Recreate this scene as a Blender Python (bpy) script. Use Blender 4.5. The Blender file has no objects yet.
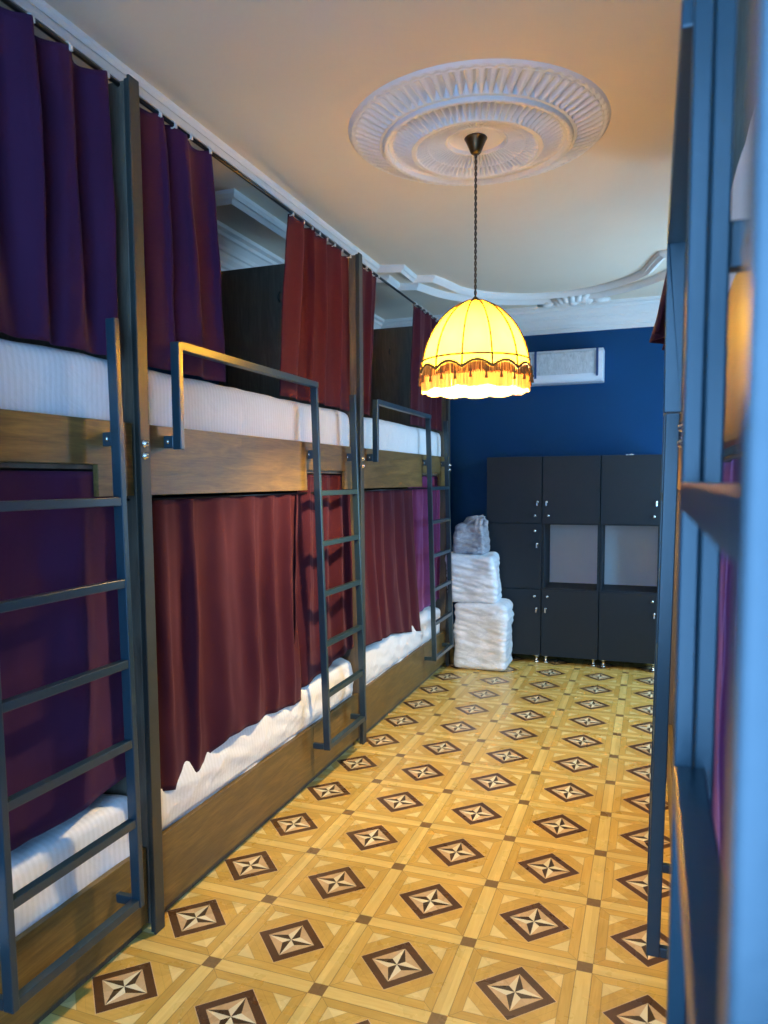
import bpy, bmesh, math, random
from mathutils import Vector, Matrix, noise
PI = math.pi
C = bpy.context.scene.collection
random.seed(7)

# ------------------------------------------------------------------ materials
class NB:
    """tiny node-expression builder"""
    def __init__(s, name):
        s.m = bpy.data.materials.new(name); s.m.use_nodes = True
        s.nt = s.m.node_tree; s.nt.nodes.clear()
        s.out = s.nt.nodes.new('ShaderNodeOutputMaterial')
        s.tc = s.nt.nodes.new('ShaderNodeTexCoord')
    def _in(s, sock, v):
        if isinstance(v, bpy.types.NodeSocket): s.nt.links.new(v, sock)
        elif isinstance(v, tuple) and len(v) == 3 and sock.type == 'RGBA': sock.default_value = (*v, 1)
        else: sock.default_value = v
    def math(s, op, a, b=0.0, c=None):
        n = s.nt.nodes.new('ShaderNodeMath'); n.operation = op
        s._in(n.inputs[0], a); s._in(n.inputs[1], b)
        if c is not None: s._in(n.inputs[2], c)
        return n.outputs[0]
    def mix(s, f, a, b, mode='MIX'):
        n = s.nt.nodes.new('ShaderNodeMix'); n.data_type = 'RGBA'; n.blend_type = mode
        s._in(n.inputs['Factor'], f) if False else s._in(n.inputs[0], f)
        s._in(n.inputs[6], a); s._in(n.inputs[7], b)
        return n.outputs[2]
    def noise(s, vec, scale, detail=3, rough=.5, dist=0.0):
        n = s.nt.nodes.new('ShaderNodeTexNoise'); s._in(n.inputs['Vector'], vec)
        n.inputs['Scale'].default_value = scale; n.inputs['Detail'].default_value = detail
        n.inputs['Roughness'].default_value = rough; n.inputs['Distortion'].default_value = dist
        return n.outputs['Fac']
    def mapping(s, vec, scale=(1, 1, 1), loc=(0, 0, 0)):
        n = s.nt.nodes.new('ShaderNodeMapping'); s._in(n.inputs['Vector'], vec)
        n.inputs['Scale'].default_value = scale; n.inputs['Location'].default_value = loc
        return n.outputs[0]
    def ramp(s, f, stops):
        n = s.nt.nodes.new('ShaderNodeValToRGB'); s._in(n.inputs[0], f)
        el = n.color_ramp.elements
        while len(el) < len(stops): el.new(.5)
        for e, (p, c) in zip(el, stops): e.position = p; e.color = (*c, 1)
        return n.outputs[0]
    def bump(s, h, st, dist=.01):
        n = s.nt.nodes.new('ShaderNodeBump'); s._in(n.inputs['Height'], h)
        n.inputs['Strength'].default_value = st; n.inputs['Distance'].default_value = dist
        return n.outputs[0]
    def bsdf(s, **kw):
        n = s.nt.nodes.new('ShaderNodeBsdfPrincipled')
        for k, v in kw.items(): s._in(n.inputs[k.replace('_', ' ')], v)
        s.nt.links.new(n.outputs[0], s.out.inputs[0]); s.b = n
        return s.m

def paint(name, col, rough=.5, metal=0.0, var=.12, nscale=6, bump=.0, bscale=80, spec=.5):
    n = NB(name); o = n.tc.outputs['Object']
    f = n.noise(o, nscale, 4)
    c = n.mix(f, tuple(x * (1 - var) for x in col), tuple(min(1, x * (1 + var)) for x in col))
    kw = dict(Base_Color=c, Roughness=rough, Metallic=metal)
    kw['Specular_IOR_Level'] = spec
    if bump: kw['Normal'] = n.bump(n.noise(o, bscale, 4), bump, .004)
    return n.bsdf(**kw)

def wood(name, c0, c1, c2, rough=.45, axis=1):
    n = NB(name); o = n.tc.outputs['Object']
    sc = [9, 9, 9]; sc[axis] = 1.1
    v = n.mapping(o, tuple(sc))
    g = n.noise(v, 2.2, 8, .62, 1.6)
    col = n.ramp(g, [(.28, c0), (.5, c1), (.72, c2)])
    blot = n.noise(o, 2.3, 3)
    col = n.mix(n.math('MULTIPLY', blot, .55), col, c0)
    sc2 = [60, 60, 60]; sc2[axis] = 3
    fine = n.noise(n.mapping(o, tuple(sc2)), 3, 5, .7)
    col = n.mix(.25, col, n.ramp(fine, [(.35, c0), (.65, c2)]))
    return n.bsdf(Base_Color=col, Roughness=n.math('MULTIPLY_ADD', g, .25, rough - .1), Normal=n.bump(fine, .15, .002))

def fabric(name, col, col2, rough=.85, sheen=.6, stint=(.6, .3, .5)):
    n = NB(name); o = n.tc.outputs['Object']
    f = n.noise(o, 3.5, 4)
    c = n.mix(f, col, col2)
    w = n.noise(n.mapping(o, (90, 90, 30)), 6, 2)
    return n.bsdf(Base_Color=c, Roughness=rough, Sheen_Weight=sheen, Sheen_Tint=stint, Sheen_Roughness=.45,
                  Specular_IOR_Level=.15, Normal=n.bump(w, .12, .002))

def sheet_mat():
    n = NB('satin_stripe_sheet'); o = n.tc.outputs['Object']
    sep = n.nt.nodes.new('ShaderNodeSeparateXYZ'); n.nt.links.new(o, sep.inputs[0])
    st = n.math('GREATER_THAN', n.math('SINE', n.math('MULTIPLY', sep.outputs[1], 2 * PI / .022)), 0.0)
    c = n.mix(st, (.80, .80, .80), (.85, .85, .86))
    r = n.math('MULTIPLY_ADD', st, -.22, .72)
    wr = n.noise(o, 9, 5, .6, .8)
    return n.bsdf(Base_Color=c, Roughness=r, Sheen_Weight=.2, Normal=n.bump(wr, .35, .02))

def parquet():
    T = .4
    n = NB('star_parquet'); o = n.tc.outputs['Object']
    sep = n.nt.nodes.new('ShaderNodeSeparateXYZ'); n.nt.links.new(o, sep.inputs[0])
    M = n.math
    u = M('DIVIDE', M('ADD', sep.outputs[0], 1.3807 + 40), T)
    v = M('DIVIDE', M('ADD', sep.outputs[1], -2.0283 + 40), T)
    fu = M('SUBTRACT', M('FRACT', u), .5); fv = M('SUBTRACT', M('FRACT', v), .5)
    au = M('ABSOLUTE', fu); av = M('ABSOLUTE', fv)
    mx = M('MAXIMUM', au, av); mn = M('MINIMUM', au, av); sm = M('ADD', au, av)
    horiz = M('GREATER_THAN', av, au)               # boards running along x
    # grain
    gx = n.noise(n.mapping(o, (2.2, 26, 1)), 3, 6, .6, .7)
    gy = n.noise(n.mapping(o, (26, 2.2, 1)), 3, 6, .6, .7)
    gd = M('ADD', M('MULTIPLY', horiz, gx), M('MULTIPLY', M('SUBTRACT', 1.0, horiz), gy))
    wn = n.nt.nodes.new('ShaderNodeTexWhiteNoise'); wn.noise_dimensions = '3D'
    cmb = n.nt.nodes.new('ShaderNodeCombineXYZ')
    side = M('ADD', M('MULTIPLY', M('SIGN', fu), horiz if False else M('SUBTRACT', 1.0, horiz)), M('MULTIPLY', M('MULTIPLY', M('SIGN', fv), horiz), 3.0))
    n._in(cmb.inputs[0], M('FLOOR', u)); n._in(cmb.inputs[1], M('FLOOR', v))
    ring = M('ADD', M('GREATER_THAN', mx, .435), M('MULTIPLY', M('GREATER_THAN', mx, .345), 2.0))
    n._in(cmb.inputs[2], M('ADD', side, M('MULTIPLY', ring, 11.0)))
    n.nt.links.new(cmb.outputs[0], wn.inputs[0])
    tint = wn.outputs[0]
    big = n.noise(o, .9, 2)
    def w(a, b, g=gd):
        return n.mix(M('MULTIPLY_ADD', g, 1.5, -.25), a, b)
    band = w((.76, .52, .13), (.92, .71, .25))
    mid = w((.60, .35, .06), (.80, .54, .13))
    ivory = w((.84, .64, .22), (.94, .77, .34))
    dark = w((.035, .010, .004), (.10, .034, .013))
    black = w((.012, .006, .003), (.04, .017, .008))
    sq = w((.17, .095, .035), (.27, .16, .06))
    lt = .435
    col = mid
    # light corner triangles inside the inner square
    tri = M('MULTIPLY', M('GREATER_THAN', sm, .515), M('LESS_THAN', mx, .345))
    col = n.mix(tri, col, ivory)
    col = n.mix(M('LESS_THAN', sm, .333), col, (.80, .55, .33))
    col = n.mix(M('LESS_THAN', sm, .325), col, dark)
    col = n.mix(M('LESS_THAN', sm, .225), col, w((.62, .40, .20), (.76, .55, .30)))
    k, Tt = .058, .222
    star = M('LESS_THAN', mn, M('MULTIPLY', M('SUBTRACT', Tt, mx), k / (Tt - k)))
    par = M('GREATER_THAN', M('MULTIPLY', M('MULTIPLY', fu, fv), M('SUBTRACT', av, au)), 0.0)
    col = n.mix(M('MULTIPLY', star, par), col, black)
    col = n.mix(M('MULTIPLY', star, M('SUBTRACT', 1.0, par)), col, (.95, .86, .58))
    col = n.mix(M('GREATER_THAN', mx, lt), col, band)
    col = n.mix(M('GREATER_THAN', mn, lt), col, sq)
    # seams
    def line(val, at, wd): return M('LESS_THAN', M('ABSOLUTE', M('SUBTRACT', val, at)), wd)
    seam = line(mx, lt, .004)
    inner = M('LESS_THAN', mx, lt)
    seam = M('MAXIMUM', seam, M('MULTIPLY', M('MULTIPLY', line(mx, .345, .0035), inner), .7))
    seam = M('MAXIMUM', seam, M('MULTIPLY', M('MULTIPLY', line(M('SUBTRACT', mx, mn), 0.0, .0035), M('MULTIPLY', inner, M('GREATER_THAN', mx, .345))), .8))
    seam = M('MAXIMUM', seam, M('MULTIPLY', M('MULTIPLY', line(sm, .515, .004), M('LESS_THAN', mx, .345)), .6))
    seam = M('MAXIMUM', seam, M('MULTIPLY', line(sm, .42, .003), M('MULTIPLY', .35, M('LESS_THAN', mx, .345))))
    seam = M('MULTIPLY', seam, M('GREATER_THAN', sm, .33))
    col = n.mix(M('MULTIPLY', seam, .6), col, (.16, .085, .03))
    bright = n.mix(tint, (.80, .77, .70), (1.0, 1.0, 1.0))
    col = n.mix(1.0, col, bright, 'MULTIPLY')
    col = n.mix(M('MULTIPLY', big, .18), col, (.55, .33, .12))
    rough = M('MULTIPLY_ADD', n.noise(o, 7, 4), .18, .20)
    return n.bsdf(Base_Color=col, Roughness=rough, Specular_IOR_Level=.5, Normal=n.bump(gd, .04, .002))

M_ = {}
M_['floor'] = parquet()
M_['plaster'] = paint('cream_plaster', (.76, .67, .535), .75, var=.04, nscale=2.5, bump=.04, bscale=30)
M_['stucco'] = paint('white_stucco', (.76, .74, .71), .65, var=.04, nscale=9)
M_['blue'] = paint('deep_blue_wall_paint', (.0012, .048, .145), .7, var=.1, nscale=2.5, bump=.05, bscale=60, spec=.2)
M_['steel'] = paint('painted_steel', (.017, .042, .057), .30, var=.12, nscale=14, bump=.04, bscale=120, spec=.7)
M_['dsteel'] = paint('dark_post_steel', (.038, .042, .036), .45, var=.18, nscale=14, bump=.05, bscale=120)
M_['board'] = wood('stained_oak_board', (.070, .042, .014), (.17, .105, .030), (.31, .195, .056), .4)
M_['base'] = wood('plywood_bunk_panel', (.065, .052, .038), (.13, .10, .07), (.20, .16, .11), .55, axis=2)
M_['curtain'] = fabric('burgundy_velour', (.053, .0068, .0155), (.036, .0052, .0125), stint=(.7, .35, .42), sheen=.18)
M_['curtain2'] = fabric('daylit_burgundy_velour', (.15, .024, .085), (.11, .018, .065), stint=(.6, .35, .8))  # burgundy cloth with the blue tint of daylight put into its colour
M_['curtain3'] = fabric('dim_daylit_burgundy_velour', (.054, .012, .046), (.038, .009, .034), stint=(.4, .3, .7), sheen=.12)  # same burgundy, darker, cool window light painted into the base colour
M_['sheet'] = sheet_mat()
M_['chrome'] = paint('chrome', (.78, .78, .76), .22, 1.0, var=.05)
M_['rod'] = paint('black_rod', (.015, .015, .017), .35, .6)
M_['brass'] = paint('antique_bronze', (.10, .065, .03), .35, .8)
M_['cab'] = paint('graphite_laminate', (.010, .017, .024), .6, var=.12, nscale=3, bump=.08, bscale=150, spec=.3)
M_['cabwhite'] = paint('white_backboard', (.62, .68, .72), .6, var=.03)
M_['wplastic'] = paint('white_plastic', (.72, .75, .80), .35, var=.03)
M_['bluetape'] = paint('blue_tape', (.01, .05, .17), .4)
M_['clip'] = paint('pearl_clip', (.80, .78, .72), .3, .3)
M_['gold'] = paint('old_gold_braid', (.26, .14, .035), .7, var=.25, nscale=60)
M_['braid'] = paint('brown_braid', (.13, .07, .02), .8, var=.2, nscale=60)
M_['cord'] = paint('brown_twisted_cord', (.06, .035, .02), .6)

def film_mat():
    n = NB('clear_film_over_linen'); o = n.tc.outputs['Object']
    f = n.noise(n.mapping(o, (7, 7, 16)), 2.2, 6, .65, 1.2)
    c = n.ramp(f, [(.3, (.70, .74, .80)), (.6, (.88, .91, .94))])
    return n.bsdf(Base_Color=c, Roughness=.42, Coat_Weight=.35, Coat_Roughness=.22, Normal=n.bump(f, .35, .02))
M_['film'] = film_mat()
def film2():
    n = NB('wrinkled_film'); o = n.tc.outputs['Object']
    f = n.noise(n.mapping(o, (22, 22, 8)), 2.5, 6, .7, .8)
    c = n.ramp(f, [(.3, (.42, .45, .48)), (.7, (.70, .73, .76))])
    return n.bsdf(Base_Color=c, Roughness=.28, Normal=n.bump(f, .8, .02))
M_['film2'] = film2()
def greyfilm():
    n = NB('greyish_plastic_bag'); o = n.tc.outputs['Object']
    f = n.noise(n.mapping(o, (9, 9, 20)), 2.4, 6, .7, 1.0)
    c = n.ramp(f, [(.3, (.30, .30, .34)), (.7, (.62, .62, .68))])
    return n.bsdf(Base_Color=c, Roughness=.32, Coat_Weight=.5, Coat_Roughness=.15, Normal=n.bump(f, .8, .03))
M_['greyfilm'] = greyfilm()

def shade_mat():
    n = NB('lit_yellow_shade_cloth')
    o = n.tc.outputs['Object']
    d = n.nt.nodes.new('ShaderNodeBsdfDiffuse'); d.inputs[0].default_value = (.85, .58, .05, 1)
    t = n.nt.nodes.new('ShaderNodeBsdfTranslucent')
    c = n.mix(n.noise(o, 14, 3), (.60, .39, .018), (.68, .46, .03)); n.nt.links.new(c, t.inputs[0])
    m = n.nt.nodes.new('ShaderNodeMixShader'); m.inputs[0].default_value = .72
    n.nt.links.new(d.outputs[0], m.inputs[1]); n.nt.links.new(t.outputs[0], m.inputs[2])
    n.nt.links.new(m.outputs[0], n.out.inputs[0])
    return n.m
M_['shade'] = shade_mat()
def fringe_mat():
    n = NB('lit_silk_fringe')
    d = n.nt.nodes.new('ShaderNodeBsdfDiffuse'); d.inputs[0].default_value = (.85, .62, .28, 1)
    t = n.nt.nodes.new('ShaderNodeBsdfTranslucent'); t.inputs[0].default_value = (1, .85, .5, 1)
    m = n.nt.nodes.new('ShaderNodeMixShader'); m.inputs[0].default_value = .6
    n.nt.links.new(d.outputs[0], m.inputs[1]); n.nt.links.new(t.outputs[0], m.inputs[2])
    n.nt.links.new(m.outputs[0], n.out.inputs[0])
    return n.m
M_['fringe'] = fringe_mat()
def bulb_mat():
    n = NB('bulb_glow')
    e = n.nt.nodes.new('ShaderNodeEmission'); e.inputs[0].default_value = (1, .80, .50, 1); e.inputs[1].default_value = 40
    n.nt.links.new(e.outputs[0], n.out.inputs[0]); return n.m
M_['bulb'] = bulb_mat()

# ------------------------------------------------------------------ mesh helpers
class MB:
    def __init__(s): s.bm = bmesh.new()
    def box(s, x0, x1, y0, y1, z0, z1, M=None):
        x0, x1 = min(x0, x1), max(x0, x1); y0, y1 = min(y0, y1), max(y0, y1)
        vs = [s.bm.verts.new(Vector(p)) for p in [(x0,y0,z0),(x1,y0,z0),(x1,y1,z0),(x0,y1,z0),(x0,y0,z1),(x1,y0,z1),(x1,y1,z1),(x0,y1,z1)]]
        if M:
            for v in vs: v.co = M @ v.co
        for f in [(0,3,2,1),(4,5,6,7),(0,1,5,4),(1,2,6,5),(2,3,7,6),(3,0,4,7)]:
            s.bm.faces.new([vs[i] for i in f])
        return s
    def prism(s, pts, x0, x1):
        """pts: (y,z) outline, extruded along x"""
        a = [s.bm.verts.new((x0, y, z)) for y, z in pts]; b = [s.bm.verts.new((x1, y, z)) for y, z in pts]
        n = len(pts)
        for i in range(n): s.bm.faces.new([a[i], a[(i+1) % n], b[(i+1) % n], b[i]])
        s.bm.faces.new(a[::-1]); s.bm.faces.new(b)
        return s
    def tube(s, path, r, n=8, cap=True):
        path = [Vector(p) for p in path]; rings = []
        for i, p in enumerate(path):
            d = (path[min(i+1, len(path)-1)] - path[max(i-1, 0)]).normalized()
            up = Vector((0, 0, 1)) if abs(d.z) < .9 else Vector((1, 0, 0))
            a = d.cross(up).normalized(); b = d.cross(a)
            rr = r[i] if isinstance(r, (list, tuple)) else r
            rings.append([s.bm.verts.new(p + (a*math.cos(2*PI*k/n) + b*math.sin(2*PI*k/n))*rr) for k in range(n)])
        for A, B in zip(rings, rings[1:]):
            for k in range(n): s.bm.faces.new([A[k], A[(k+1) % n], B[(k+1) % n], B[k]])
        if cap: s.bm.faces.new(rings[0][::-1]); s.bm.faces.new(rings[-1])
        return s
    def lathe(s, prof, c=(0, 0, 0), n=32, axis='z'):
        rings = []
        for r, h in prof:
            ring = []
            for k in range(n):
                a = 2*PI*k/n; x, y = r*math.cos(a), r*math.sin(a)
                p = (x, y, h) if axis == 'z' else ((x, h, y) if axis == 'y' else (h, x, y))
                ring.append(s.bm.verts.new(Vector(p) + Vector(c)))
            rings.append(ring)
        for A, B in zip(rings, rings[1:]):
            for k in range(n): s.bm.faces.new([A[k], A[(k+1) % n], B[(k+1) % n], B[k]])
        if prof[0][0] > 1e-4: s.bm.faces.new(rings[0][::-1])
        if prof[-1][0] > 1e-4: s.bm.faces.new(rings[-1])
        return s
    def build(s, name, mat, parent=None, bevel=0, smooth=False, seg=2):
        bmesh.ops.remove_doubles(s.bm, verts=s.bm.verts, dist=1e-6)
        bmesh.ops.recalc_face_normals(s.bm, faces=s.bm.faces)
        if parent: bmesh.ops.translate(s.bm, verts=s.bm.verts, vec=-world_loc(parent))
        me = bpy.data.meshes.new(name); s.bm.to_mesh(me); s.bm.free()
        o = bpy.data.objects.new(name, me); C.objects.link(o)
        me.materials.append(M_[mat] if isinstance(mat, str) else mat)
        if parent: o.parent = parent
        if smooth:
            for p in me.polygons: p.use_smooth = True
        if bevel:
            b = o.modifiers.new('b', 'BEVEL'); b.width = bevel; b.segments = seg; b.limit_method = 'ANGLE'; b.angle_limit = .6
        return o
def world_loc(o):
    v = Vector(o.location)
    while o.parent: o = o.parent; v += Vector(o.location)
    return v
def tag(o, label=None, cat=None, group=None, kind=None):
    if label: o['label'] = label
    if cat: o['category'] = cat
    if group: o['group'] = group
    if kind: o['kind'] = kind
    return o
def empty(name, loc, label, cat, group=None):
    o = bpy.data.objects.new(name, None); C.objects.link(o); o.location = loc; o.empty_display_size = .1
    return tag(o, label, cat, group)
def struct(name, mb, mat, bevel=0, smooth=False):
    return tag(mb.build(name, mat, bevel=bevel, smooth=smooth), kind='structure')

# ------------------------------------------------------------------ room shell
XL, XR, YB, YF, ZC = -2.64, 1.10, -.85, 6.97, 3.20
struct('floor', MB().box(XL-.2, XR+.2, YB-.2, YF+.2, -.1, 0), 'floor')
struct('ceiling', MB().box(XL-.2, XR+.2, YB-.2, YF+.2, ZC, ZC+.12), 'plaster')
struct('wall_left', MB().box(XL-.15, XL, YB-.15, YF+.15, 0, ZC), 'blue')
struct('wall_far', MB().box(XL, XR, YF, YF+.15, 0, ZC), 'blue')
# right wall with a window near the far end, near wall with a tall window behind the camera
WR = (4.95, 6.35, .75, 2.65)
m = MB().box(XR, XR+.15, YB-.15, WR[0], 0, ZC).box(XR, XR+.15, WR[1], YF+.15, 0, ZC)
m.box(XR, XR+.15, WR[0], WR[1], 0, WR[2]).box(XR, XR+.15, WR[0], WR[1], WR[3], ZC)
struct('wall_right', m, 'blue')
WB = (-1.05, .62, .55, 2.75)
m = MB().box(XL, WB[0], YB-.15, YB, 0, ZC).box(WB[1], XR, YB-.15, YB, 0, ZC)
m.box(WB[0], WB[1], YB-.15, YB, 0, WB[2]).box(WB[0], WB[1], YB-.15, YB, WB[3], ZC)
struct('wall_near', m, 'blue')
def win_frame(name, fixed_axis, pos, a0, a1, z0, z1):
    m = MB(); t = .06
    cells = [(a0, a0+t, z0, z1), (a1-t, a1, z0, z1), ((a0+a1)/2-t/2, (a0+a1)/2+t/2, z0, z1), (a0, a1, z0, z0+t), (a0, a1, z1-t, z1), (a0, a1, z1-.6, z1-.55)]
    for p, q, r_, s_ in cells:
        if fixed_axis == 'x': m.box(pos, pos+.06, p, q, r_, s_)
        else: m.box(p, q, pos-.06, pos, r_, s_)
    return struct(name, m, 'stucco', bevel=.004)
win_frame('window_1', 'x', XR+.05, *WR)
win_frame('window_2', 'y', YB-.05, *WB)

def baseboard(name, *b): struct(name, MB().box(*b), 'board', bevel=.006)
baseboard('baseboard_far', XL, XR, YF-.018, YF, 0, .08)
baseboard('baseboard_left', XL, XL+.018, YB, YF-.018, 0, .08)
baseboard('baseboard_right', XR-.018, XR, YB, YF-.018, 0, .08)

# swept plaster mouldings: profile (offset, drop) carried along a polyline in the ceiling plane
def sweep(path, prof, closed=False):
    mb = MB(); n = len(path); rings = []
    P = [Vector((x, y)) for x, y in path]
    for i in range(n):
        a = P[(i-1) % n] if (closed or i > 0) else None
        b = P[(i+1) % n] if (closed or i < n-1) else None
        d1 = (P[i]-a).normalized() if a is not None else (b-P[i]).normalized()
        d2 = (b-P[i]).normalized() if b is not None else d1
        n1 = Vector((-d1.y, d1.x)); n2 = Vector((-d2.y, d2.x))
        nn = (n1+n2).normalized(); k = 1/max(.45, nn.dot(n1))
        rings.append([mb.bm.verts.new((P[i].x+nn.x*o*k, P[i].y+nn.y*o*k, z)) for o, z in prof])
    m = len(prof)
    rng = range(n) if closed else range(n-1)
    for i in rng:
        A, B = rings[i], rings[(i+1) % n]
        for k in range(m-1): mb.bm.faces.new([A[k], A[k+1], B[k+1], B[k]])
    if not closed:
        mb.bm.faces.new(rings[0]); mb.bm.faces.new(rings[-1][::-1])
    return mb
def steps(w, h, n):
    """stepped and beaded profile from the ceiling down and back up; width w, depth h"""
    pr = [(0, ZC+.01), (0, ZC-h*.35)]
    for i in range(n):
        o = w*(i+.35)/n
        pr += [(o, ZC-h*(.35+.65*math.sin(PI*(i+.5)/n))), (o+w*.35/n, ZC-h*(.30+.5*math.sin(PI*(i+.5)/n)))]
    pr += [(w, ZC-h*.3), (w, ZC+.01)]
    return pr
# cornice round the walls
cprof = [(0, ZC-.225), (.012, ZC-.225), (.012, ZC-.19), (.03, ZC-.185), (.034, ZC-.16), (.055, ZC-.135), (.062, ZC-.115), (.075, ZC-.11), (.08, ZC-.085),
         (.11, ZC-.055), (.125, ZC-.05), (.13, ZC-.03), (.16, ZC-.022), (.165, ZC+.005)]
struct('trim_1', sweep([(XL, YB), (XR, YB), (XR, YF), (XL, YF)], cprof, True), 'stucco')
# big frame moulding of the ceiling, ending in a bow towards the far wall
cx = -.79
half = [(1.10, 4.95), (1.10, 5.10), (.93, 5.16), (.93, 5.46), (.80, 5.50), (.76, 5.62)]
arc = []
for i in range(0, 15):
    a = PI*(.13 + .37*i/14)
    arc.append((.80*math.cos(a)*.98, 5.50 + .85*math.sin(a)))
right = half + arc[1:]
path = [(cx+dx, y) for dx, y in right] + [(cx-dx, y) for dx, y in right[::-1][1:]]
path = [(cx+1.10, YB+.35)] + path + [(cx-1.10, YB+.35)]
struct('trim_2', sweep(path, [(o_, z) for o_, z in [(-p[0], p[1]) for p in steps(.085, .045, 3)]], True), 'stucco')
# second, outer bow
half2 = [(1.30, 5.30), (1.12, 5.36), (1.12, 5.62), (.98, 5.66)]
arc2 = [(.98*math.cos(PI*(.10+.4*i/14)), 5.50+1.02*math.sin(PI*(.10+.4*i/14))) for i in range(15)]
r2 = half2 + arc2[1:]
path2 = [(cx+dx, y) for dx, y in r2] + [(cx-dx, y) for dx, y in r2[::-1][1:]]
struct('trim_3', sweep(path2, [(-o_, z) for o_, z in steps(.07, .05, 3)]), 'stucco')
# mitred side moulding seen over the second bunk
struct('trim_4', sweep([(-2.46, 3.52), (-2.13, 3.52), (-2.13, 5.32)], steps(.10, .06, 3)), 'stucco')
# shell ornament on the bow
m = MB()
for i in range(9):
    a = PI*i/8
    m.tube([(cx+.12, 6.58, ZC-.012), (cx+.12+.13*math.cos(a), 6.58-.11*math.sin(a), ZC-.045), (cx+.12+.19*math.cos(a), 6.58-.15*math.sin(a), ZC-.012)], [.018, .034, .016], 8)
m.lathe([(0, ZC-.075), (.03, ZC-.068), (.045, ZC-.045), (.05, ZC+.005)], (cx+.12, 6.58, 0), 16)
for sx in (-1, 1):
    m.tube([(cx+.12+sx*.14, 6.6, ZC-.02), (cx+.12+sx*.22, 6.56, ZC-.05), (cx+.12+sx*.29, 6.60, ZC-.04), (cx+.12+sx*.25, 6.64, ZC-.02)], [.02, .03, .02, .012], 8)
tag(m.build('shell_ornament', 'stucco', smooth=True), 'white plaster shell ornament at the middle of the curved ceiling moulding', 'ceiling ornament')

# ------------------------------------------------------------------ ceiling rosette
RC = (-.776, 3.35)
def rosette():
    bm = bmesh.new(); NF = 72; TH = NF*8
    def h(r, t):
        ph = t*NF
        s = .5+.5*math.cos(ph)
        def bead(c, w, hh): return hh*math.sqrt(max(0, 1-((r-c)/w)**2))
        base = 0
        def slot(b_, w_, q, lo=.004): return lo + (b_-lo)*(1-.97*(1-s)**w_*(1 if .04 < q < .96 else 0))
        if r > .606: base = .010
        elif r > .590: base = .012 + .004*s
        elif r > .470:     # wide outer ring of flat spokes
            q = (r-.470)/.12; base = slot(.052 - .036*q**1.2, 2.4, q)
        elif r > .455: base = .054
        elif r > .425: base = .058 + bead(.44, .015, .012) + .003*s
        elif r > .410: base = .050
        elif r > .315:     # second ring with deep dark slots
            q = (r-.315)/.095; base = .084 - .036*q; base = .02 + (base-.02)*(1-(1-s)**1.6*math.sin(PI*q)**.9)
        elif r > .295: base = .086
        elif r > .235:
            q = (r-.235)/.06; base = .064 + .020*q; base = .04 + (base-.04)*(1-.9*(1-s)**2*math.sin(PI*q)**.5)
        elif r > .150:
            q = (r-.150)/.085; base = .040 + .024*q; base = .022 + (base-.022)*(1-.9*(1-s)**2*math.sin(PI*q)**.5)
        elif r > .135: base = .036 + bead(.1425, .0075, .007)
        elif r > .115: base = .028
        else: base = .030
        base = max(base, .002)
        return base
    rs = [.622, .612, .604, .599, .594, .591, .589] + [.470+.118*k/12 for k in range(12, -1, -1)] + [.468, .456, .454] + [.425+.03*k/6 for k in range(6, -1, -1)] \
        + [.424, .411, .409] + [.315+.095*k/10 for k in range(10, -1, -1)] + [.313, .296, .294] + [.235+.06*k/5 for k in range(5, -1, -1)] \
        + [.149+.085*k/7 for k in range(7, -1, -1)] + [.147, .1425, .138, .134, .116, .114, .06]
    rings = []
    for r in rs:
        rings.append([bm.verts.new((RC[0]+.932*r*math.cos(2*PI*k/TH), RC[1]+.018+.932*r*math.sin(2*PI*k/TH), ZC-(0 if r > .62 else h(r, 2*PI*k/TH)))) for k in range(TH)])
    for A, B in zip(rings, rings[1:]):
        for k in range(TH): bm.faces.new([A[k], B[k], B[(k+1) % TH], A[(k+1) % TH]])
    bm.faces.new(rings[-1])
    mb = MB(); mb.bm.free(); mb.bm = bm
    o = mb.build('ceiling_rosette', 'stucco', smooth=False)
    return tag(o, 'large round white plaster rosette with fluted rings on the ceiling above the lamp', 'ceiling rose')
rosette()

# ------------------------------------------------------------------ pendant lamp
LX, LY = RC
lamp = empty('pendant_lamp', (LX, LY, ZC-.03), 'lit yellow dome pendant lamp with scalloped edge and gold fringe, hanging from the ceiling rosette', 'lamp')
MB().lathe([(.0, 3.1695), (.048, 3.1695), (.052, 3.165), (.047, 3.158), (.034, 3.13), (.024, 3.105), (.016, 3.098), (.0, 3.096)], (LX, LY, 0), 28).build('ceiling_canopy', 'brass', lamp, smooth=True)
m = MB()
for ph in (0, PI):
    pts = [(LX+.0035*math.cos(ph+z*120), LY+.0035*math.sin(ph+z*120), z) for z in [2.455+(3.10-2.455)*i/140 for i in range(141)]]
    m.tube(pts, .0034, 5)
m.build('cord', 'cord', lamp, smooth=True)
NP = 12; RS = .246
ZT, ZM = 2.455, 2.178      # dome top and lower ring
ZB_ = 2.118
def dome_r(z):
    q = min(1, (ZT-z)/(ZT-ZB_))
    return max(.012, RS*(1-(1-q)**2)**.58)
def dome_pt(a, z, k=0):
    cyc = (a*NP/(2*PI)) % 1
    sag = -.012*math.sin(PI*cyc) * math.sin(PI*min(1, max(0, (ZT-z)/(ZT-ZM)))*.9)
    r = dome_r(z)+sag+k
    return Vector((LX+r*math.cos(a), LY+r*math.sin(a), z))
def scal(a):       # scalloped lower edge
    cyc = (a*NP/(2*PI)) % 1
    return 2.124 + .028*math.sin(PI*cyc)
sh = MB(); TH = NP*10; rings = []
zs = [ZT-(ZT-ZM)*(i/26)**1.25 for i in range(27)]
for z in zs: rings.append([sh.bm.verts.new(dome_pt(2*PI*k/TH, z)) for k in range(TH)])
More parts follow.
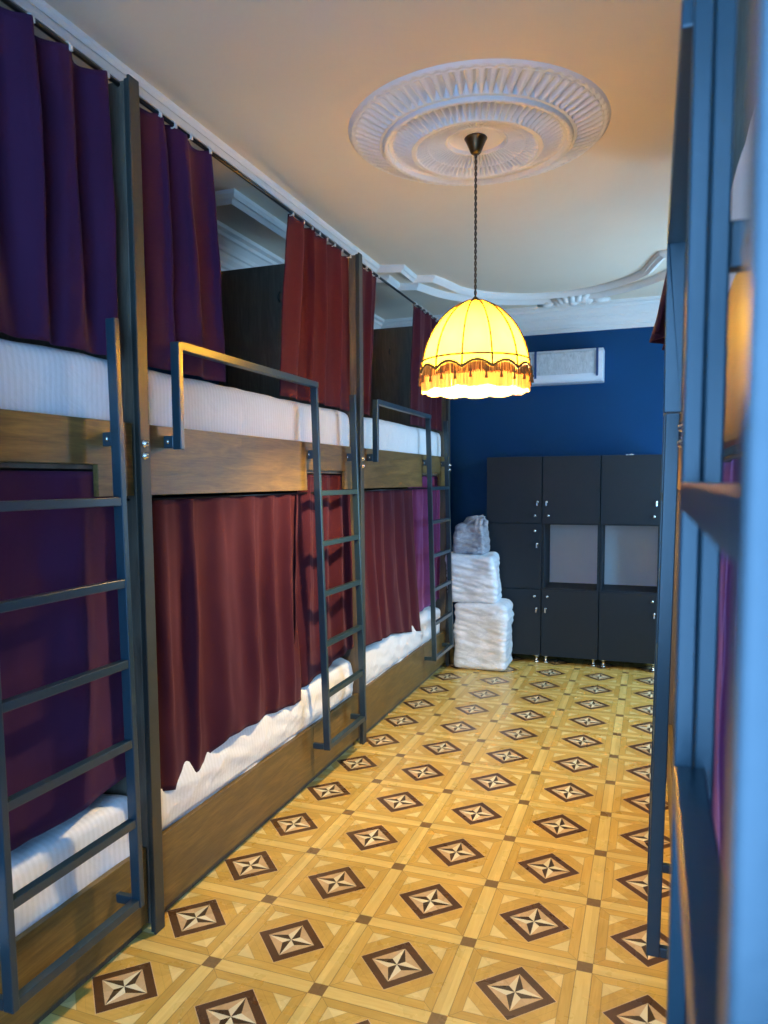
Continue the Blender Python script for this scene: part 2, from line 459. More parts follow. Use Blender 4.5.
for q in (.33, .66, 1):
    ring = []
    for k in range(TH):
        a = 2*PI*k/TH; z = ZM + (scal(a)-ZM)*q; r = dome_r(z)+.002*q
        ring.append(sh.bm.verts.new((LX+r*math.cos(a), LY+r*math.sin(a), z)))
    rings.append(ring)
for A, B in zip(rings, rings[1:]):
    for k in range(TH): sh.bm.faces.new([A[k], A[(k+1) % TH], B[(k+1) % TH], B[k]])
shade = sh.build('lamp_shade', 'shade', lamp, smooth=True)
tag(shade, 'glowing yellow cloth panels')
for i in range(NP):
    a = 2*PI*i/NP
    MB().tube([dome_pt(a, z, .0045) for z in zs] + [(LX+(RS+.006)*math.cos(a), LY+(RS+.006)*math.sin(a), scal(a))], .0042, 6).build('rib', 'braid', shade, smooth=True)
def ring(zf, r, rad, name, mat='braid', n=240, par=shade):
    m = MB(); pts = [(LX+r*math.cos(2*PI*k/n), LY+r*math.sin(2*PI*k/n), zf(2*PI*k/n)) for k in range(n+1)]
    m.tube(pts, rad, 6, False); return m.build(name, mat, par, smooth=True)
ring(lambda a: ZM, dome_r(ZM)+.005, .0045, 'band')
ring(scal, RS+.006, .0058, 'scalloped_braid')
MB().lathe([(0, 2.475), (.006, 2.472), (.016, 2.462), (.022, 2.452), (.018, 2.446), (0, 2.446)], (LX, LY, 0), 16).build('finial', 'brass', lamp, smooth=True)
# upper golden fringe follows the scallops, lower pale fringe hangs from inside
def fringe(name, n, r, ztop, ln, rad, jit, mat):
    m = MB()
    for k in range(n):
        a = 2*PI*(k+random.random()*.4)/n; z0 = ztop(a); L = ln(a)*(1-jit*random.random()); rr = r+random.uniform(-.003, .003)
        da = random.uniform(-.006, .006)
        m.tube([(LX+rr*math.cos(a), LY+rr*math.sin(a), z0), (LX+(rr+.002)*math.cos(a+da), LY+(rr+.002)*math.sin(a+da), z0-L)], rad, 4)
    return tag(m.build(name, mat, lamp), kind='stuff')
cyc = lambda a: (a*NP/(2*PI)) % 1
tag(fringe('fringe', 620, RS+.006, lambda a: scal(a), lambda a: .032+.026*math.sin(PI*cyc(a)), .0013, .25, 'gold'), 'short gold fringe under the braid')
tag(fringe('fringe', 1100, RS-.004, lambda a: scal(a)-.008, lambda a: scal(a)-.008-2.046+.010*abs(math.sin(PI*cyc(a)*1.0+.4)), .0017, .07, 'fringe'), 'pale lower fringe, glowing')
for i in range(NP*2):
    a = 2*PI*(i+.5)/(NP*2) + .02
    z0 = scal(a)-.012; r = RS+.012; c_ = (LX+r*math.cos(a), LY+r*math.sin(a), 0)
    MB().lathe([(0, z0), (.002, z0-.002), (.002, z0-.022), (.006, z0-.026), (.0065, z0-.032), (.0035, z0-.036), (.0075, z0-.058), (0, z0-.058)], c_, 8).build('tassel', 'gold', lamp, smooth=True)
MB().lathe([(0, 2.37), (.018, 2.37), (.02, 2.33), (.014, 2.31), (0, 2.31)], (LX, LY, 0), 16).build('bulb_socket', 'brass', lamp, smooth=True)
MB().tube([(LX, LY, 2.455), (LX, LY, 2.36)], .006, 8).build('stem', 'brass', lamp)
MB().lathe([(0, 2.31), (.014, 2.305), (.022, 2.285), (.034, 2.255), (.036, 2.235), (.028, 2.212), (0, 2.202)], (LX, LY, 0), 20).build('light_bulb', 'bulb', lamp, smooth=True)

# ------------------------------------------------------------------ bunk beds
def bed(xf, sx, Y0, lad, guard, label, lad_x, zb=(1.59, 1.84), rung_top=1.575, near_post=False, rt=2.135, guard_z=(1.755, 2.14), guard_x=None, seam=False, tilt=-.0265, zr1=1.31):
    """xf front plane, sx direction into the bed, Y0 near end, panel at Y0+1.99..2.03"""
    Y1 = Y0+2.03
    X = lambda d: xf+sx*d
    b = empty('bunk_bed', (X(.4), Y0+1, 0), label, 'bunk bed', 'steel and wood bunk beds')
    MB().box(X(.0), X(.93), Y1-.032, Y1, .03, 2.975).build('end_panel', 'base', b, bevel=.003)
    p = MB().box(X(-.03), X(-.020), Y1-.042, Y1+.012, .0, 2.985).box(X(-.020), X(-.001), Y1-.033, Y1+.003, 0, 2.98).build('post', 'dsteel', b, bevel=.003)
    MB().box(X(.89), X(.93), Y1-.075, Y1-.033, 0, 2.4).build('rear_post', 'dsteel', b, bevel=.004)
    for z in (1.770, 1.728):
        MB().lathe([(.0, -sx*.045), (.006, -sx*.0445), (.0105, -sx*.039), (.011, -sx*.033), (.014, -sx*.0325), (.014, -sx*.030), (0, -sx*.030)], (xf, Y1-.019, z), 14, 'x').build('bolt', 'chrome', b, smooth=True)
    if near_post:
        MB().box(X(-.03), X(.012), Y0-.03, Y0+.0125, 0, 2.975).build('post', 'dsteel', b, bevel=.004)
        MB().box(X(.89), X(.93), Y0-.002, Y0+.04, 0, 2.4).build('rear_post', 'dsteel', b, bevel=.004)
    a, e = Y0+.0135, Y1-.045
    l0, l1 = lad
    zn = zb[0]+.105
    outline = [(a, zb[0]), (l0, zb[0]), (l0, zn), (l1-.015, zn), (l1-.015, zb[0]), (e, zb[0]), (e, zb[1]), (a, zb[1])]
    MB().prism(outline, X(0), X(.022)).build('upper_side_board', 'board', b, bevel=.002)
    ym = l0+.03 if l0-a > .6 else l1+.05
    MB().box(X(0), X(.022), a, ym-.0015, .045, .325).build('lower_side_board', 'board', b, bevel=.002)
    MB().box(X(0), X(.022), ym+.0015, e, .045, .325).build('lower_side_board', 'board', b, bevel=.002)
    MB().box(X(.0235), X(.888), a, e, zb[0]+.09, zb[0]+.104).build('bunk_base', 'base', b)
    MB().box(X(.0235), X(.888), a, e, .15, .18).build('bunk_base', 'base', b)
    MB().box(X(.03), X(.06), a, e, .0, .149).build('plinth', 'base', b)
    MB().box(X(.86), X(.888), a, e, .0, .149).build('plinth', 'base', b)
    MB().box(X(.89), X(.91), a, e, zb[0], 1.9).build('rear_side_board', 'base', b)
    rodx = X(.02)
    MB().tube([(rodx, Y0+.0, 2.964), (rodx, Y1-.033, 2.964)], .008, 10).build('curtain_rod', 'rod', b, smooth=True)
    MB().tube([(X(.035), Y0+.0, zb[0]-.015), (X(.035), Y1-.033, zb[0]-.015)], .005, 8).build('curtain_rod', 'rod', b, smooth=True)
    # hook on the inner face of the end panel
    MB().tube([(X(.5), Y1-.045, 2.80), (X(.5), Y1-.06, 2.78), (X(.5), Y1-.06, 2.76), (X(.5), Y1-.045, 2.745)], .008, 8).build('hook', 'dsteel', b, smooth=True)
    # ladder
    lx0, lx1 = lad_x
    hw = .0115
    gx0, gx1 = guard_x or (lx0, lx1)
    m = MB()
    for y in (l0, l1):
        if seam: m.box(lx0, (lx0+lx1)/2-.0004, y-hw, y+hw, .215, rt).box((lx0+lx1)/2+.0004, lx1, y-hw, y+hw, .215, rt)
        else: m.box(lx0, lx1, y-hw, y+hw, .215, rt)
    ladder = m.build('ladder', 'steel', b, bevel=.0025)
    zr = [rung_top, zr1, 1.045, .778, .507, .23]
    for z in zr:
        MB().box(lx0 if seam else lx0+.003, lx0+.029 if seam else lx1-.003, l0+hw, l1-hw, z-.0135, z+.0135).build('rung', 'steel', ladder, bevel=.002)
    inner = lx1 if abs(lx1-xf) < abs(lx0-xf) else lx0
    for y in (l0, l1):
        MB().box(inner, xf-sx*.0005, y-hw-.002, y+hw-.004, .218, .248).build('bracket', 'steel', ladder, bevel=.002)
        MB().box(inner, xf-sx*.0005, y+hw, y+hw+.026, zb[1]-.085, zb[1]-.04).build('bracket', 'steel', ladder, bevel=.003)
        MB().lathe([(0, -.009), (.005, -.009), (.008, -.005), (.008, .0), (0, .0)], ((inner+xf)/2, y+hw-.0, zb[1]-.062), 12, 'y').build('bolt', 'chrome', ladder, smooth=True)
    xrel = (lx0+lx1)/2-X(.4)
    ladder.rotation_euler.y = tilt
    ladder.location = (-tilt*.8, 0, tilt*xrel)
    # guard rail
    if guard:
        g0, g1 = guard
        far = max(g0, g1); near = min(g0, g1)
        end = g0 if abs(g0-l0) > .6 and abs(g0-l1) > .3 else g1
        m = MB().box(gx0, gx1, end-hw, end+hw, *guard_z)
        lo, hi = (end+hw, g1) if end == g0 else (g0, end-hw)
        m.box(gx0, gx1, lo, hi, guard_z[1]-.028, guard_z[1])
        g = m.build('guard_rail', 'steel', b, bevel=.0025)
        ginner = gx1 if abs(gx1-xf) < abs(gx0-xf) else gx0
        MB().box(ginner, xf-sx*.0005, end-hw+.002, end+hw-.002, guard_z[0]+.005, guard_z[0]+.05).build('bracket', 'steel', g, bevel=.003)
        MB().lathe([(0, -.009), (.005, -.009), (.008, -.005), (.008, .0), (0, .0)], ((ginner+xf)/2, end-hw+.002, guard_z[0]+.028), 12, 'y').build('bolt', 'chrome', g, smooth=True)
    return b

XFL = -1.685
lx = (-1.622, -1.586)
gxl = (-1.643, -1.607)
L1 = bed(XFL, -1, .10, (1.408, 1.928), None, 'nearest bunk bed on the left, its ladder at the photo edge', lx, tilt=-.013, rt=2.155, near_post=True)
L2 = bed(XFL, -1, 2.13, (3.445, 3.960), (2.265, 3.445-.0115), 'middle bunk bed of the left row, with burgundy curtains and guard rail', lx, guard_x=gxl)
L3 = bed(XFL, -1, 4.16, (5.475, 5.995), (4.295, 5.475-.0115), 'farthest bunk bed of the left row, beside the stacked white bundles', lx, guard_x=gxl)
R1 = bed(.105, 1, .10, (.262, .790), (.802, 1.51), 'blurred bunk bed frame on the right, nearest to the camera', (.025, .0625), zb=(1.69, 1.925), rung_top=1.618, near_post=True, guard_x=(.017, .050), guard_z=(1.76, 2.10), seam=True, tilt=.002, zr1=1.332)
R2 = bed(.105, 1, 2.13, (2.235, 2.74), None, 'second bunk bed on the right, seen edge-on behind the nearest blue frame', (.018, .056), tilt=.013)

# ------------------------------------------------------------------ mattresses
def mattress(x0, x1, y0, y1, z0, z1, label, seed, rumple=.006, group='white sheeted mattresses', overhang=0.0):
    nx, ny, nz = 22, 60, 7
    bm = bmesh.new(); r = .034
    bmesh.ops.create_cube(bm, size=1)
    bm.free()
    bm = bmesh.new(); V = {}
    cxm, cym, czm = (x0+x1)/2, (y0+y1)/2, (z0+z1)/2
    hx, hy, hz = abs(x1-x0)/2, (y1-y0)/2, (z1-z0)/2
    def vert(i, j, k):
        key = (i, j, k)
        if key in V: return V[key]
        p = Vector(((2*i/nx-1)*hx, (2*j/ny-1)*hy, (2*k/nz-1)*hz))
        q = Vector((max(-hx+r, min(hx-r, p.x)), max(-hy+r, min(hy-r, p.y)), max(-hz+r*.8, min(hz-r*.8, p.z))))
        d = p-q
        if d.length > 1e-6:
            n_ = d.normalized(); p = q+n_*r if d.length > 0 else p
        else: n_ = Vector((0, 0, 1))
        w = Vector((p.x*3+seed, p.y*4, p.z*5))
        amp = rumple*(1 if p.z > -hz*.5 else .2)
        n1 = noise.noise(w*1.3)+.6*noise.noise(w*3.1)+.35*abs(noise.noise(w*7))
        p = p + n_*n1*amp*1.2
        V[key] = bm.verts.new(p+Vector((cxm, cym, czm))); return V[key]
    for i in range(nx):
        for j in range(ny):
            bm.faces.new([vert(i,j,0), vert(i,j+1,0), vert(i+1,j+1,0), vert(i+1,j,0)])
            bm.faces.new([vert(i,j,nz), vert(i+1,j,nz), vert(i+1,j+1,nz), vert(i,j+1,nz)])
    for i in range(nx):
        for k in range(nz):
            bm.faces.new([vert(i,0,k), vert(i+1,0,k), vert(i+1,0,k+1), vert(i,0,k+1)])
            bm.faces.new([vert(i,ny,k), vert(i,ny,k+1), vert(i+1,ny,k+1), vert(i+1,ny,k)])
    for j in range(ny):
        for k in range(nz):
            bm.faces.new([vert(0,j,k), vert(0,j,k+1), vert(0,j+1,k+1), vert(0,j+1,k)])
            bm.faces.new([vert(nx,j,k), vert(nx,j+1,k), vert(nx,j+1,k+1), vert(nx,j,k+1)])
    mb = MB(); mb.bm.free(); mb.bm = bm
    o = mb.build('mattress', 'sheet', smooth=True)
    s_ = o.modifiers.new('s', 'SUBSURF'); s_.levels = 1; s_.render_levels = 1
    return tag(o, label, 'mattress', group)
F = XFL-.028
names = ['nearest', 'middle', 'farthest']
for i, Y0 in enumerate((.10, 2.13, 4.16)):
    mattress(F, XFL-.86, Y0+.03, Y0+1.985, 1.695, 2.045, f'white striped mattress on the upper bunk of the {names[i]} left bed', i*7.3, .006)
    mattress(F, XFL-.86, Y0+.03, Y0+1.985, .185, .515, f'rumpled white sheeted mattress on the lower bunk of the {names[i]} left bed', i*5.1+2, .014)
mattress(.135, .98, .14, 2.05, 1.795, 2.26, 'white mattress on the upper bunk of the nearest right bed', 31, .006)
mattress(.135, .98, .14, 2.05, .185, .515, 'white mattress on the lower bunk of the nearest right bed', 37, .01)

# loose sheet overhanging the lower mattress front, tucked behind the board
def sheet(y0, y1, zlo, zhi, label, seed, bulge=.03):
    mb = MB(); ny, nz = 150, 22; G = []
    for j in range(ny+1):
        t = j/ny; y = y0+(y1-y0)*t; row = []
        for k in range(nz+1):
            q = k/nz
            if q < .62:      # front drop
                s = q/.62; z = zlo+(zhi-zlo)*s; x = XFL-.0265 + bulge*math.sin(PI*min(1, s*.9+.1))*.5
                x += (.016*noise.noise(Vector((y*7+z*12+seed, z*12, 0))) + .014*abs(noise.noise(Vector((y*13-z*16, z*7, seed)))))*math.sin(PI*min(1, s+.05))
            else:            # over the top
                s = (q-.62)/.38; x = XFL-.0265-.19*s; z = zhi+.018*math.sin(PI*s)+.012*noise.noise(Vector((y*6+seed, s*4, 2)))+.006
            x = max(x, XFL-.022) if q < .1 else x
            row.append(mb.bm.verts.new((x, y, z)))
        G.append(row)
    for j in range(ny):
        for k in range(nz): mb.bm.faces.new([G[j][k], G[j+1][k], G[j+1][k+1], G[j][k+1]])
    o = mb.build('bed_sheet', 'sheet', smooth=True)
    s_ = o.modifiers.new('t', 'SOLIDIFY'); s_.thickness = .003; s_.offset = 1
    return tag(o, label, 'sheet', 'loose sheets on the lower bunks')
sheet(2.17, 4.05, .335, .535, 'crumpled white sheet over the lower mattress of the middle left bed', 3)
sheet(4.20, 5.98, .335, .535, 'crumpled white sheet over the lower mattress of the farthest left bed', 9)

# ------------------------------------------------------------------ curtains
def lerp_list(L, t):
    for (a, va), (b, vb) in zip(L, L[1:]):
        if t <= b: return va+(vb-va)*max(0, (t-a)/(b-a)) if b > a else vb
    return L[-1][1]
def curtain(y0, y1, b0, b1, x, sx, ztop, hem, folds, amp, mat, label, seed, clips=0, xb=None, flare=0.0, toe=.0, group=None, slack=.014):
    """hangs from y0..y1 at the top to b0..b1 at the hem; hem = [(t, z)...]; sx points into the bed"""
    rnd = random.Random(seed)
    cl = []
    if clips:
        cl = [(i+.5)/clips + rnd.uniform(-.12, .12)/clips for i in range(clips)]; cl[0] = .02; cl[-1] = .98
    ph = [rnd.choice((.55, .8, 1, 1.25, 1.6))*rnd.uniform(.85, 1.15) for _ in range(64)]
    k_ = folds/sum(ph[:int(folds)+1]); ph = [p*k_ for p in ph]
    acc = [0]
    for p in ph: acc.append(acc[-1]+p)
    def phase(t):
        s = t*folds; i = int(s); f = s-i
        return acc[i]+(acc[i+1]-acc[i])*f
    mb = MB(); ny = int(folds*18); nz = 46; G = []
    p0 = rnd.uniform(0, 6)
    for j in range(ny+1):
        t = j/ny; row = []
        zt = ztop
        if cl:
            d = min(abs(t-c) for c in cl); gap = .5/len(cl)
            zt = ztop - slack*min(1, (d/gap))**1.3
        hz = lerp_list(hem, t)
        for k in range(nz+1):
            q = k/nz; z = zt+(hz-zt)*q
            y = (y0+(y1-y0)*t)*(1-q)+(b0+(b1-b0)*t)*q
            pp = 2*PI*phase(t) + p0 + .5*noise.noise(Vector((t*4+seed, z*1.4, 0)))
            am = amp*(.6+.75*math.sin(PI*q*.8)-.62*q) * (1+.4*noise.noise(Vector((t*6, z*.9, seed))))
            w = math.sin(pp)+.28*math.sin(2*pp+seed)+.22*math.sin(.5*pp+1)
            off = am*w + flare*(q**2.2)*(.6+.6*noise.noise(Vector((t*3, seed, 1)))) + .006*noise.noise(Vector((y*14, z*5, seed)))
            y += am*.35*math.cos(pp)
            if k > nz-5: off += toe*((k-nz+5)/5)
            row.append(mb.bm.verts.new((x - sx*off, y, z)))
        G.append(row)
    for j in range(ny):
        for k in range(nz): mb.bm.faces.new([G[j][k], G[j+1][k], G[j+1][k+1], G[j][k+1]])
    o = mb.build('curtain', mat, smooth=True)
    s_ = o.modifiers.new('t', 'SOLIDIFY'); s_.thickness = .003; s_.offset = 0
    tag(o, label, 'curtain', group)
    for c in cl:
        j = min(ny, max(0, int(round(c*ny)))); v = Vector(o.data.vertices[0].co)
        yy = y0+(y1-y0)*c
        mc = MB().tube([(x - sx*.012*math.cos(a), yy, 2.964+.013*math.sin(a)) for a in [2*PI*i/14 for i in range(15)]], .0028, 6, False)
        mc.box(x-sx*.012, x-sx*.020, yy-.005, yy+.005, ztop-.014, ztop+.002)
        mc.build('curtain_clip', 'clip', o, bevel=.001)
    return o
xr = XFL-.016
U = 'upper bunk curtains'; Lw = 'lower bunk curtains'
# upper, left row
curtain(.25, 1.30, .22, 1.36, xr-.0, -1, 2.962, [(0, 2.058), (1, 2.052)], 7, .032, 'curtain3', 'burgundy upper curtain, coloured as in blue daylight, at the left edge of the photo', 1, 8, group=U)
curtain(1.30, 2.045, 1.33, 2.05, xr-.005, -1, 2.962, [(0, 2.052), (1, 2.055)], 4.6, .034, 'curtain3', 'burgundy upper curtain of the nearest left bed, coloured as in blue daylight, against the first tall post', 2, 6, flare=.004, group=U)
curtain(2.16, 2.63, 2.18, 2.70, xr-.005, -1, 2.962, [(0, 2.052), (1, 2.055)], 3.4, .028, 'curtain3', 'burgundy curtain coloured as in blue daylight, drawn to the near end of the middle upper bunk, behind the guard rail', 3, 5, group=U)
curtain(3.34, 4.105, 3.20, 4.105, xr-.012, -1, 2.962, [(0, 2.055), (1, 2.055)], 5, .027, 'curtain', 'burgundy curtain drawn to the far end of the middle upper bunk', 4, 8, flare=.012, group=U)
curtain(4.19, 4.56, 4.19, 4.42, xr-.005, -1, 2.962, [(0, 2.055), (1, 2.055)], 2.6, .018, 'curtain', 'narrow burgundy curtain at the near end of the farthest upper bunk', 5, 4, group=U)
curtain(5.33, 6.06, 5.22, 6.09, xr-.0, -1, 2.962, [(0, 2.056), (1, 2.056)], 5, .02, 'curtain', 'burgundy curtain at the far end of the farthest upper bunk, behind the lamp', 6, 7, flare=.01, group=U)
# lower, left row
xl = XFL-.046
curtain(.20, 2.08, .20, 2.06, xl+.012, -1, 1.672, [(0, .60), (.6, .57), (.8, .575), (1, .60)], 7, .022, 'curtain3', 'burgundy curtain coloured as in blue daylight, closing the lower bunk of the nearest left bed, behind the ladder', 11, 0, flare=.0, group=Lw)
curtain(2.16, 3.42, 2.14, 3.36, xl+.004, -1, 1.57, [(0, .50), (.12, .46), (.25, .48), (.4, .55), (.7, .53), (1, .50)], 6.4, .019, 'curtain', 'wide burgundy curtain hanging low over the sheet of the middle lower bunk', 12, 0, flare=.075, toe=-.01, group=Lw)
curtain(3.40, 4.115, 3.30, 4.115, xl+.008, -1, 1.672, [(0, .545), (.4, .575), (1, .63)], 5, .02, 'curtain', 'burgundy curtain behind the ladder of the middle left bed', 13, 0, flare=.03, group=Lw)
curtain(4.19, 5.30, 4.19, 5.42, xl+.010, -1, 1.57, [(0, .60), (.5, .56), (1, .46)], 5.5, .018, 'curtain', 'burgundy curtain over the farthest lower bunk, lifted towards the near end', 14, 0, flare=.06, group=Lw)
curtain(5.25, 6.145, 5.30, 6.14, xl-.010, -1, 1.672, [(0, .575), (1, .60)], 5, .02, 'curtain2', 'burgundy curtain coloured as in side-window daylight, behind the ladder of the farthest left bed', 15, 0, group=Lw)
# right side
curtain(2.35, 2.62, 2.36, 2.72, .115, 1, 2.962, [(0, 2.075), (1, 2.075)], 3.2, .018, 'curtain', 'purple curtain flaring out of the second right bunk below the ceiling', 21, 4, flare=.165, group=U)
curtain(.16, 2.03, .16, 2.03, .155, 1, 1.67, [(0, .60), (1, .60)], 11, .02, 'curtain2', 'burgundy curtain coloured as in blue daylight, in the lower bunk of the nearest right bed, seen between blue rails', 22, 0, group=Lw)

# ------------------------------------------------------------------ lockers at the far wall
def locker(x0, x1, label, niche, knob_right):
    y0, y1 = 6.50, 6.93; z0, z1 = .075, 1.84
    r = empty('locker_cabinet', ((x0+x1)/2, 6.7, 0), label, 'cabinet', 'dark lockers against the blue wall')
    t = .018
    m = MB().box(x0, x0+t, y0+.019, y1, z0, z1).box(x1-t, x1, y0+.019, y1, z0, z1).box(x0+t, x1-t, y0+.019, y1, z1-t, z1).box(x0+t, x1-t, y0+.019, y1, z0, z0+t)
    m.box(x0+t, x1-t, y0+.019, y1, 1.245, 1.245+t).box(x0+t, x1-t, y0+.019, y1, .662, .662+t)
    m.build('body', 'cab', r, bevel=.0015)
    MB().box(x0+t, x1-t, y1-.012, y1-.004, .682, 1.243).build('back_board', 'cabwhite' if niche else 'cab', r)
    if niche: tag(r.children[-1], 'pale grey-white back board')
    g = .0025
    ranges = [(1.2535+g, z1), (z0, .6705-g)] + ([] if niche else [(.6705+g, 1.2535-g)])
    for za, zb_ in ranges:
        d = MB().box(x0+g, x1-g, y0, y0+.018, za, zb_).build('door', 'cab', r, bevel=.0015)
        kx = x1-.055 if knob_right else x0+.055
        lxp = x1-.038 if knob_right else x0+.038
        if za > 1.2: kz, lz = 1.325, 1.445
        elif za > .6: kz, lz = 1.19, 1.075
        else: kz, lz = .610, .500
        MB().lathe([(0, -.026), (.009, -.024), (.0125, -.018), (.009, -.010), (.006, -.006), (.009, .0), (0, 0)], (kx, y0, kz), 14, 'y').build('knob', 'chrome', d, smooth=True)
        MB().lathe([(0, -.008), (.009, -.008), (.011, -.004), (.011, 0), (0, 0)], (lxp, y0, lz), 14, 'y').build('lock', 'chrome', d, smooth=True)
        MB().box(lxp-.0015, lxp+.0015, y0-.024, y0-.008, lz-.008, lz+.008).box(lxp-.006, lxp+.006, y0-.026, y0-.023, lz-.034, lz-.008).build('key', 'chrome', d, bevel=.001)
    for fx in (x0+.04, x1-.04):
        for fy in (y0+.05, y1-.06):
            MB().lathe([(.02, z0-.0005), (.02, z0-.014), (.011, z0-.018), (.011, .02), (.021, .016), (.021, 0)], (fx, fy, 0), 14).build('foot', 'chrome', r, smooth=True)
    return r
locker(-1.398, -.907, 'left dark locker with three closed doors, partly behind the white bundles', False, True)
locker(-.904, -.415, 'middle dark locker with an open niche between two doors', True, False)
locker(-.412, .075, 'right dark locker with an open niche, partly hidden by the blue bed frame', True, True)
k = MB().box(-.215, -.150, 6.53, 6.545, 1.8405, 1.846).tube([(-.17+.012*math.cos(a), 6.537+.012*math.sin(a), 1.848) for a in [2*PI*i/12 for i in range(13)]], .002, 6, False)
tag(k.build('key', 'clip', bevel=.001), 'small pale key lying on top of the right locker', 'key')

# ------------------------------------------------------------------ wrapped bundles
def bundle(name, c, size, mat, label, seed, layers, lean=0.0, wr=.008, taper=0.0, rot=0.0):
    nx, ny, nz = 26, 22, 54; hx, hy, hz = size[0]/2, size[1]/2, size[2]/2; V = {}; bm = bmesh.new(); r = min(hx, hy)*.26
    Rm = Matrix.Rotation(rot, 3, 'Z')
    def vert(i, j, k):
        key = (i, j, k)
        if key in V: return V[key]
        p = Vector(((2*i/nx-1)*hx, (2*j/ny-1)*hy, (2*k/nz-1)*hz)); rz = min(r, hz*.3)
        q = Vector((max(-hx+r, min(hx-r, p.x)), max(-hy+r, min(hy-r, p.y)), max(-hz+rz, min(hz-rz, p.z))))
        d = p-q
        n_ = d.normalized() if d.length > 1e-6 else Vector((0, 0, 1))
        if d.length > 1e-6: p = q+Vector((n_.x*r, n_.y*r, n_.z*rz))
        sidew = math.hypot(n_.x, n_.y)
        lay = abs(math.sin(PI*layers*(p.z/hz*.5+.5 + .018*noise.noise(Vector((p.x*5, p.y*5, seed)))+.02*math.sin(p.x*9+seed))))
        pd = Vector((p.x*4+p.z*3, p.y*4, p.z*34+p.x*9+seed))
        disp = sidew*(.005*lay-.0025) + sidew*.010*noise.noise(pd) + wr*(noise.noise(p*9+Vector((seed, 0, 0)))*1.4 + .7*abs(noise.noise(p*22+Vector((0, seed, 0)))))
        disp += .014*noise.noise(p*3.5+Vector((seed, seed, 0)))
        if p.z < -hz*.93: disp *= .1
        p = p+n_*disp
        f = 1-taper*(p.z/hz*.5+.5); p.x *= f; p.y *= f
        p.x += lean*(p.z/hz*.5+.5)
        V[key] = bm.verts.new(Rm @ p+Vector(c)); return V[key]
    for i in range(nx):
        for j in range(ny):
            bm.faces.new([vert(i,j,0), vert(i,j+1,0), vert(i+1,j+1,0), vert(i+1,j,0)]); bm.faces.new([vert(i,j,nz), vert(i+1,j,nz), vert(i+1,j+1,nz), vert(i,j+1,nz)])
    for i in range(nx):
        for k in range(nz):
            bm.faces.new([vert(i,0,k), vert(i+1,0,k), vert(i+1,0,k+1), vert(i,0,k+1)]); bm.faces.new([vert(i,ny,k), vert(i,ny,k+1), vert(i+1,ny,k+1), vert(i+1,ny,k)])
    for j in range(ny):
        for k in range(nz):
            bm.faces.new([vert(0,j,k), vert(0,j,k+1), vert(0,j+1,k+1), vert(0,j+1,k)]); bm.faces.new([vert(nx,j,k), vert(nx,j+1,k), vert(nx,j+1,k+1), vert(nx,j,k+1)])
    mb = MB(); mb.bm.free(); mb.bm = bm
    o = mb.build(name, mat, smooth=True)
    return tag(o, label, 'wrapped bundle', 'plastic wrapped linen bundles')
bundle('wrapped_bundle', (-1.365, 6.265, .292), (.45, .36, .58), 'film', 'large white wrapped linen bundle standing on the floor, lowest of the pile', 1.3, 7)
bundle('wrapped_bundle', (-1.44, 6.27, .790), (.42, .34, .42), 'film', 'white wrapped linen bundle in the middle of the pile', 5.1, 6, lean=-.03, rot=.06)
b3 = bundle('wrapped_bundle', (-1.485, 6.30, 1.125), (.29, .28, .26), 'greyfilm', 'small greyish wrapped bundle with a crumpled bag top, topmost of the pile', 9.4, 4, taper=.15, wr=.012)
m = MB()
for i in range(14):
    rnd = random.Random(i); a = rnd.uniform(0, 6.28)
    p0 = Vector((-1.46+.10*math.cos(a), 6.30+.09*math.sin(a), 1.235))
    p1 = Vector((-1.42+rnd.uniform(-.05, .06), 6.30+rnd.uniform(-.04, .04), 1.31+rnd.uniform(-.02, .02)))
    m.tube([p0, (p0+p1)/2+Vector((rnd.uniform(-.02, .02), 0, .02)), p1], [.028, .022, .008], 7)
m.build('bag_top', 'greyfilm', b3, smooth=True)

# ------------------------------------------------------------------ air conditioner
ac = empty('air_conditioner', (-.90, 6.85, 2.6), 'white wall air conditioner still in plastic film with blue tape, behind the lamp', 'air conditioner')
prof = [(6.965, 2.505), (6.80, 2.505), (6.765, 2.525), (6.755, 2.56), (6.755, 2.76), (6.775, 2.79), (6.965, 2.795)]
MB().prism(prof, -1.40, -.425).build('casing', 'wplastic', ac, bevel=.006)
m = MB(); G = []
for i in range(91):
    x = -1.36 + .90*i/90; row = []
    for j in range(17):
        z = 2.572+.195*j/16; row.append(m.bm.verts.new((x, 6.7535-.002-.006*abs(noise.noise(Vector((x*14, z*20, 1)))), z)))
    G.append(row)
for i in range(90):
    for j in range(16): m.bm.faces.new([G[i][j], G[i+1][j], G[i+1][j+1], G[i][j+1]])
fo = m.build('protective_film', 'film2', ac, smooth=True); fo.modifiers.new('t', 'SOLIDIFY').thickness = -.002
for x in (-1.30, -1.01, -.475):
    MB().box(x-.010, x+.010, 6.742, 6.7455, 2.545, 2.785).build('tape_strip', 'bluetape', ac)
MB().box(-1.33, -.49, 6.7735, 6.79, 2.512, 2.524).build('air_outlet_louvre', 'wplastic', ac, bevel=.002)

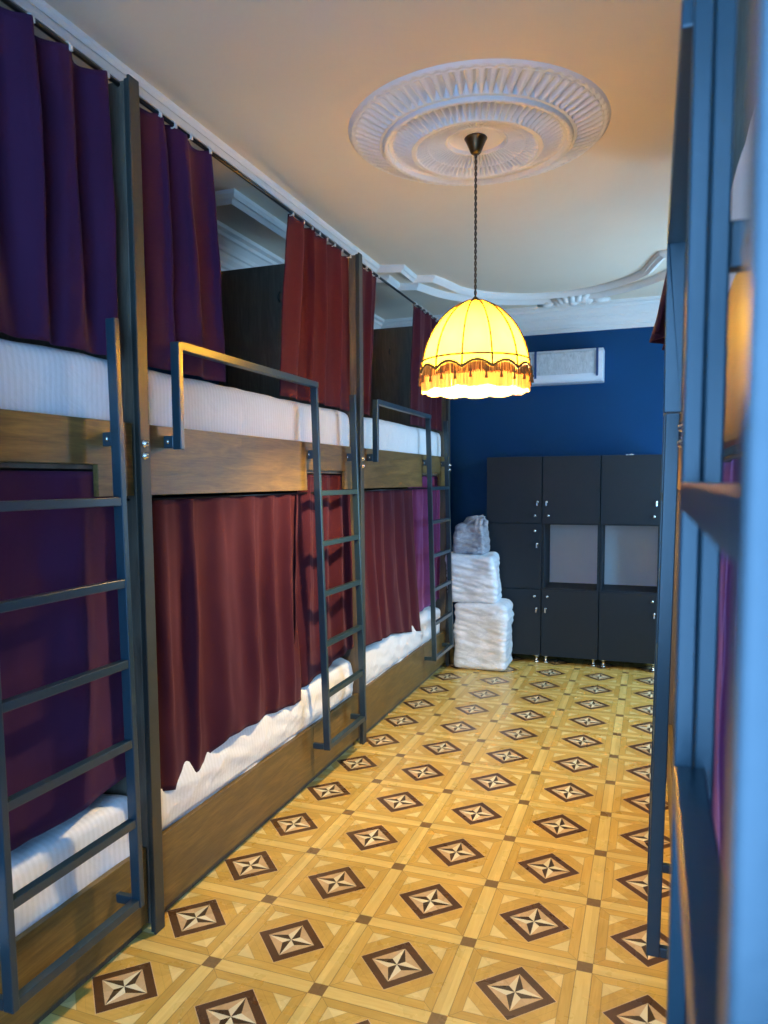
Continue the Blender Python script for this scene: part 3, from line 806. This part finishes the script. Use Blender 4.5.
# ------------------------------------------------------------------ lights
def area(name, loc, rot, sx_, sy_, col, power):
    l = bpy.data.lights.new(name, 'AREA'); l.shape = 'RECTANGLE'; l.size = sx_; l.size_y = sy_; l.color = col; l.energy = power
    o = bpy.data.objects.new(name, l); C.objects.link(o); o.location = loc; o.rotation_euler = rot; return o
area('daylight_near_window', (sum(WB[:2])/2, YB-.16, 1.65), (PI/2, 0, 0), 1.55, 2.1, (.19, .50, 1.0), 105)
area('daylight_side_window', (XR+.16, sum(WR[:2])/2, 1.7), (0, PI/2, 0), 1.8, 1.3, (.38, .68, 1.0), 70)
l = bpy.data.lights.new('bulb_light', 'POINT'); l.energy = 130; l.color = (1.0, .74, .36); l.shadow_soft_size = .045
o = bpy.data.objects.new('bulb_light', l); C.objects.link(o); o.location = (LX, LY, 2.175)
w = bpy.data.worlds.new('sky'); bpy.context.scene.world = w; w.use_nodes = True
w.node_tree.nodes['Background'].inputs[0].default_value = (.45, .65, 1, 1); w.node_tree.nodes['Background'].inputs[1].default_value = .6

# ------------------------------------------------------------------ camera
f, yaw, pit, roll, H, shy = 731.13, .35138, .07709, -.00665, 1.6345, 25.68
cy, sy = math.cos(yaw), math.sin(yaw)
fw = Vector((-sy*math.cos(pit), cy*math.cos(pit), -math.sin(pit)))
r = Vector((cy, sy, 0)); u = r.cross(fw)
r2 = math.cos(roll)*r+math.sin(roll)*u; u2 = math.cos(roll)*u-math.sin(roll)*r
cam = bpy.data.cameras.new('camera'); co = bpy.data.objects.new('camera', cam); C.objects.link(co)
co.matrix_world = Matrix(((r2.x, u2.x, -fw.x, 0), (r2.y, u2.y, -fw.y, 0), (r2.z, u2.z, -fw.z, H), (0, 0, 0, 1)))
cam.sensor_fit = 'VERTICAL'; cam.sensor_height = 36; cam.lens = 36*f/1024
cam.shift_y = shy/1024; cam.clip_start = .02
cam.dof.use_dof = True; cam.dof.focus_distance = 3.4; cam.dof.aperture_fstop = 36*f/1024/5.0
bpy.context.scene.camera = co
sc = bpy.context.scene
sc.view_settings.view_transform = 'Standard'; sc.view_settings.look = 'None'; sc.view_settings.gamma = 1; sc.view_settings.use_curve_mapping = False
sc.view_settings.exposure = 0.48
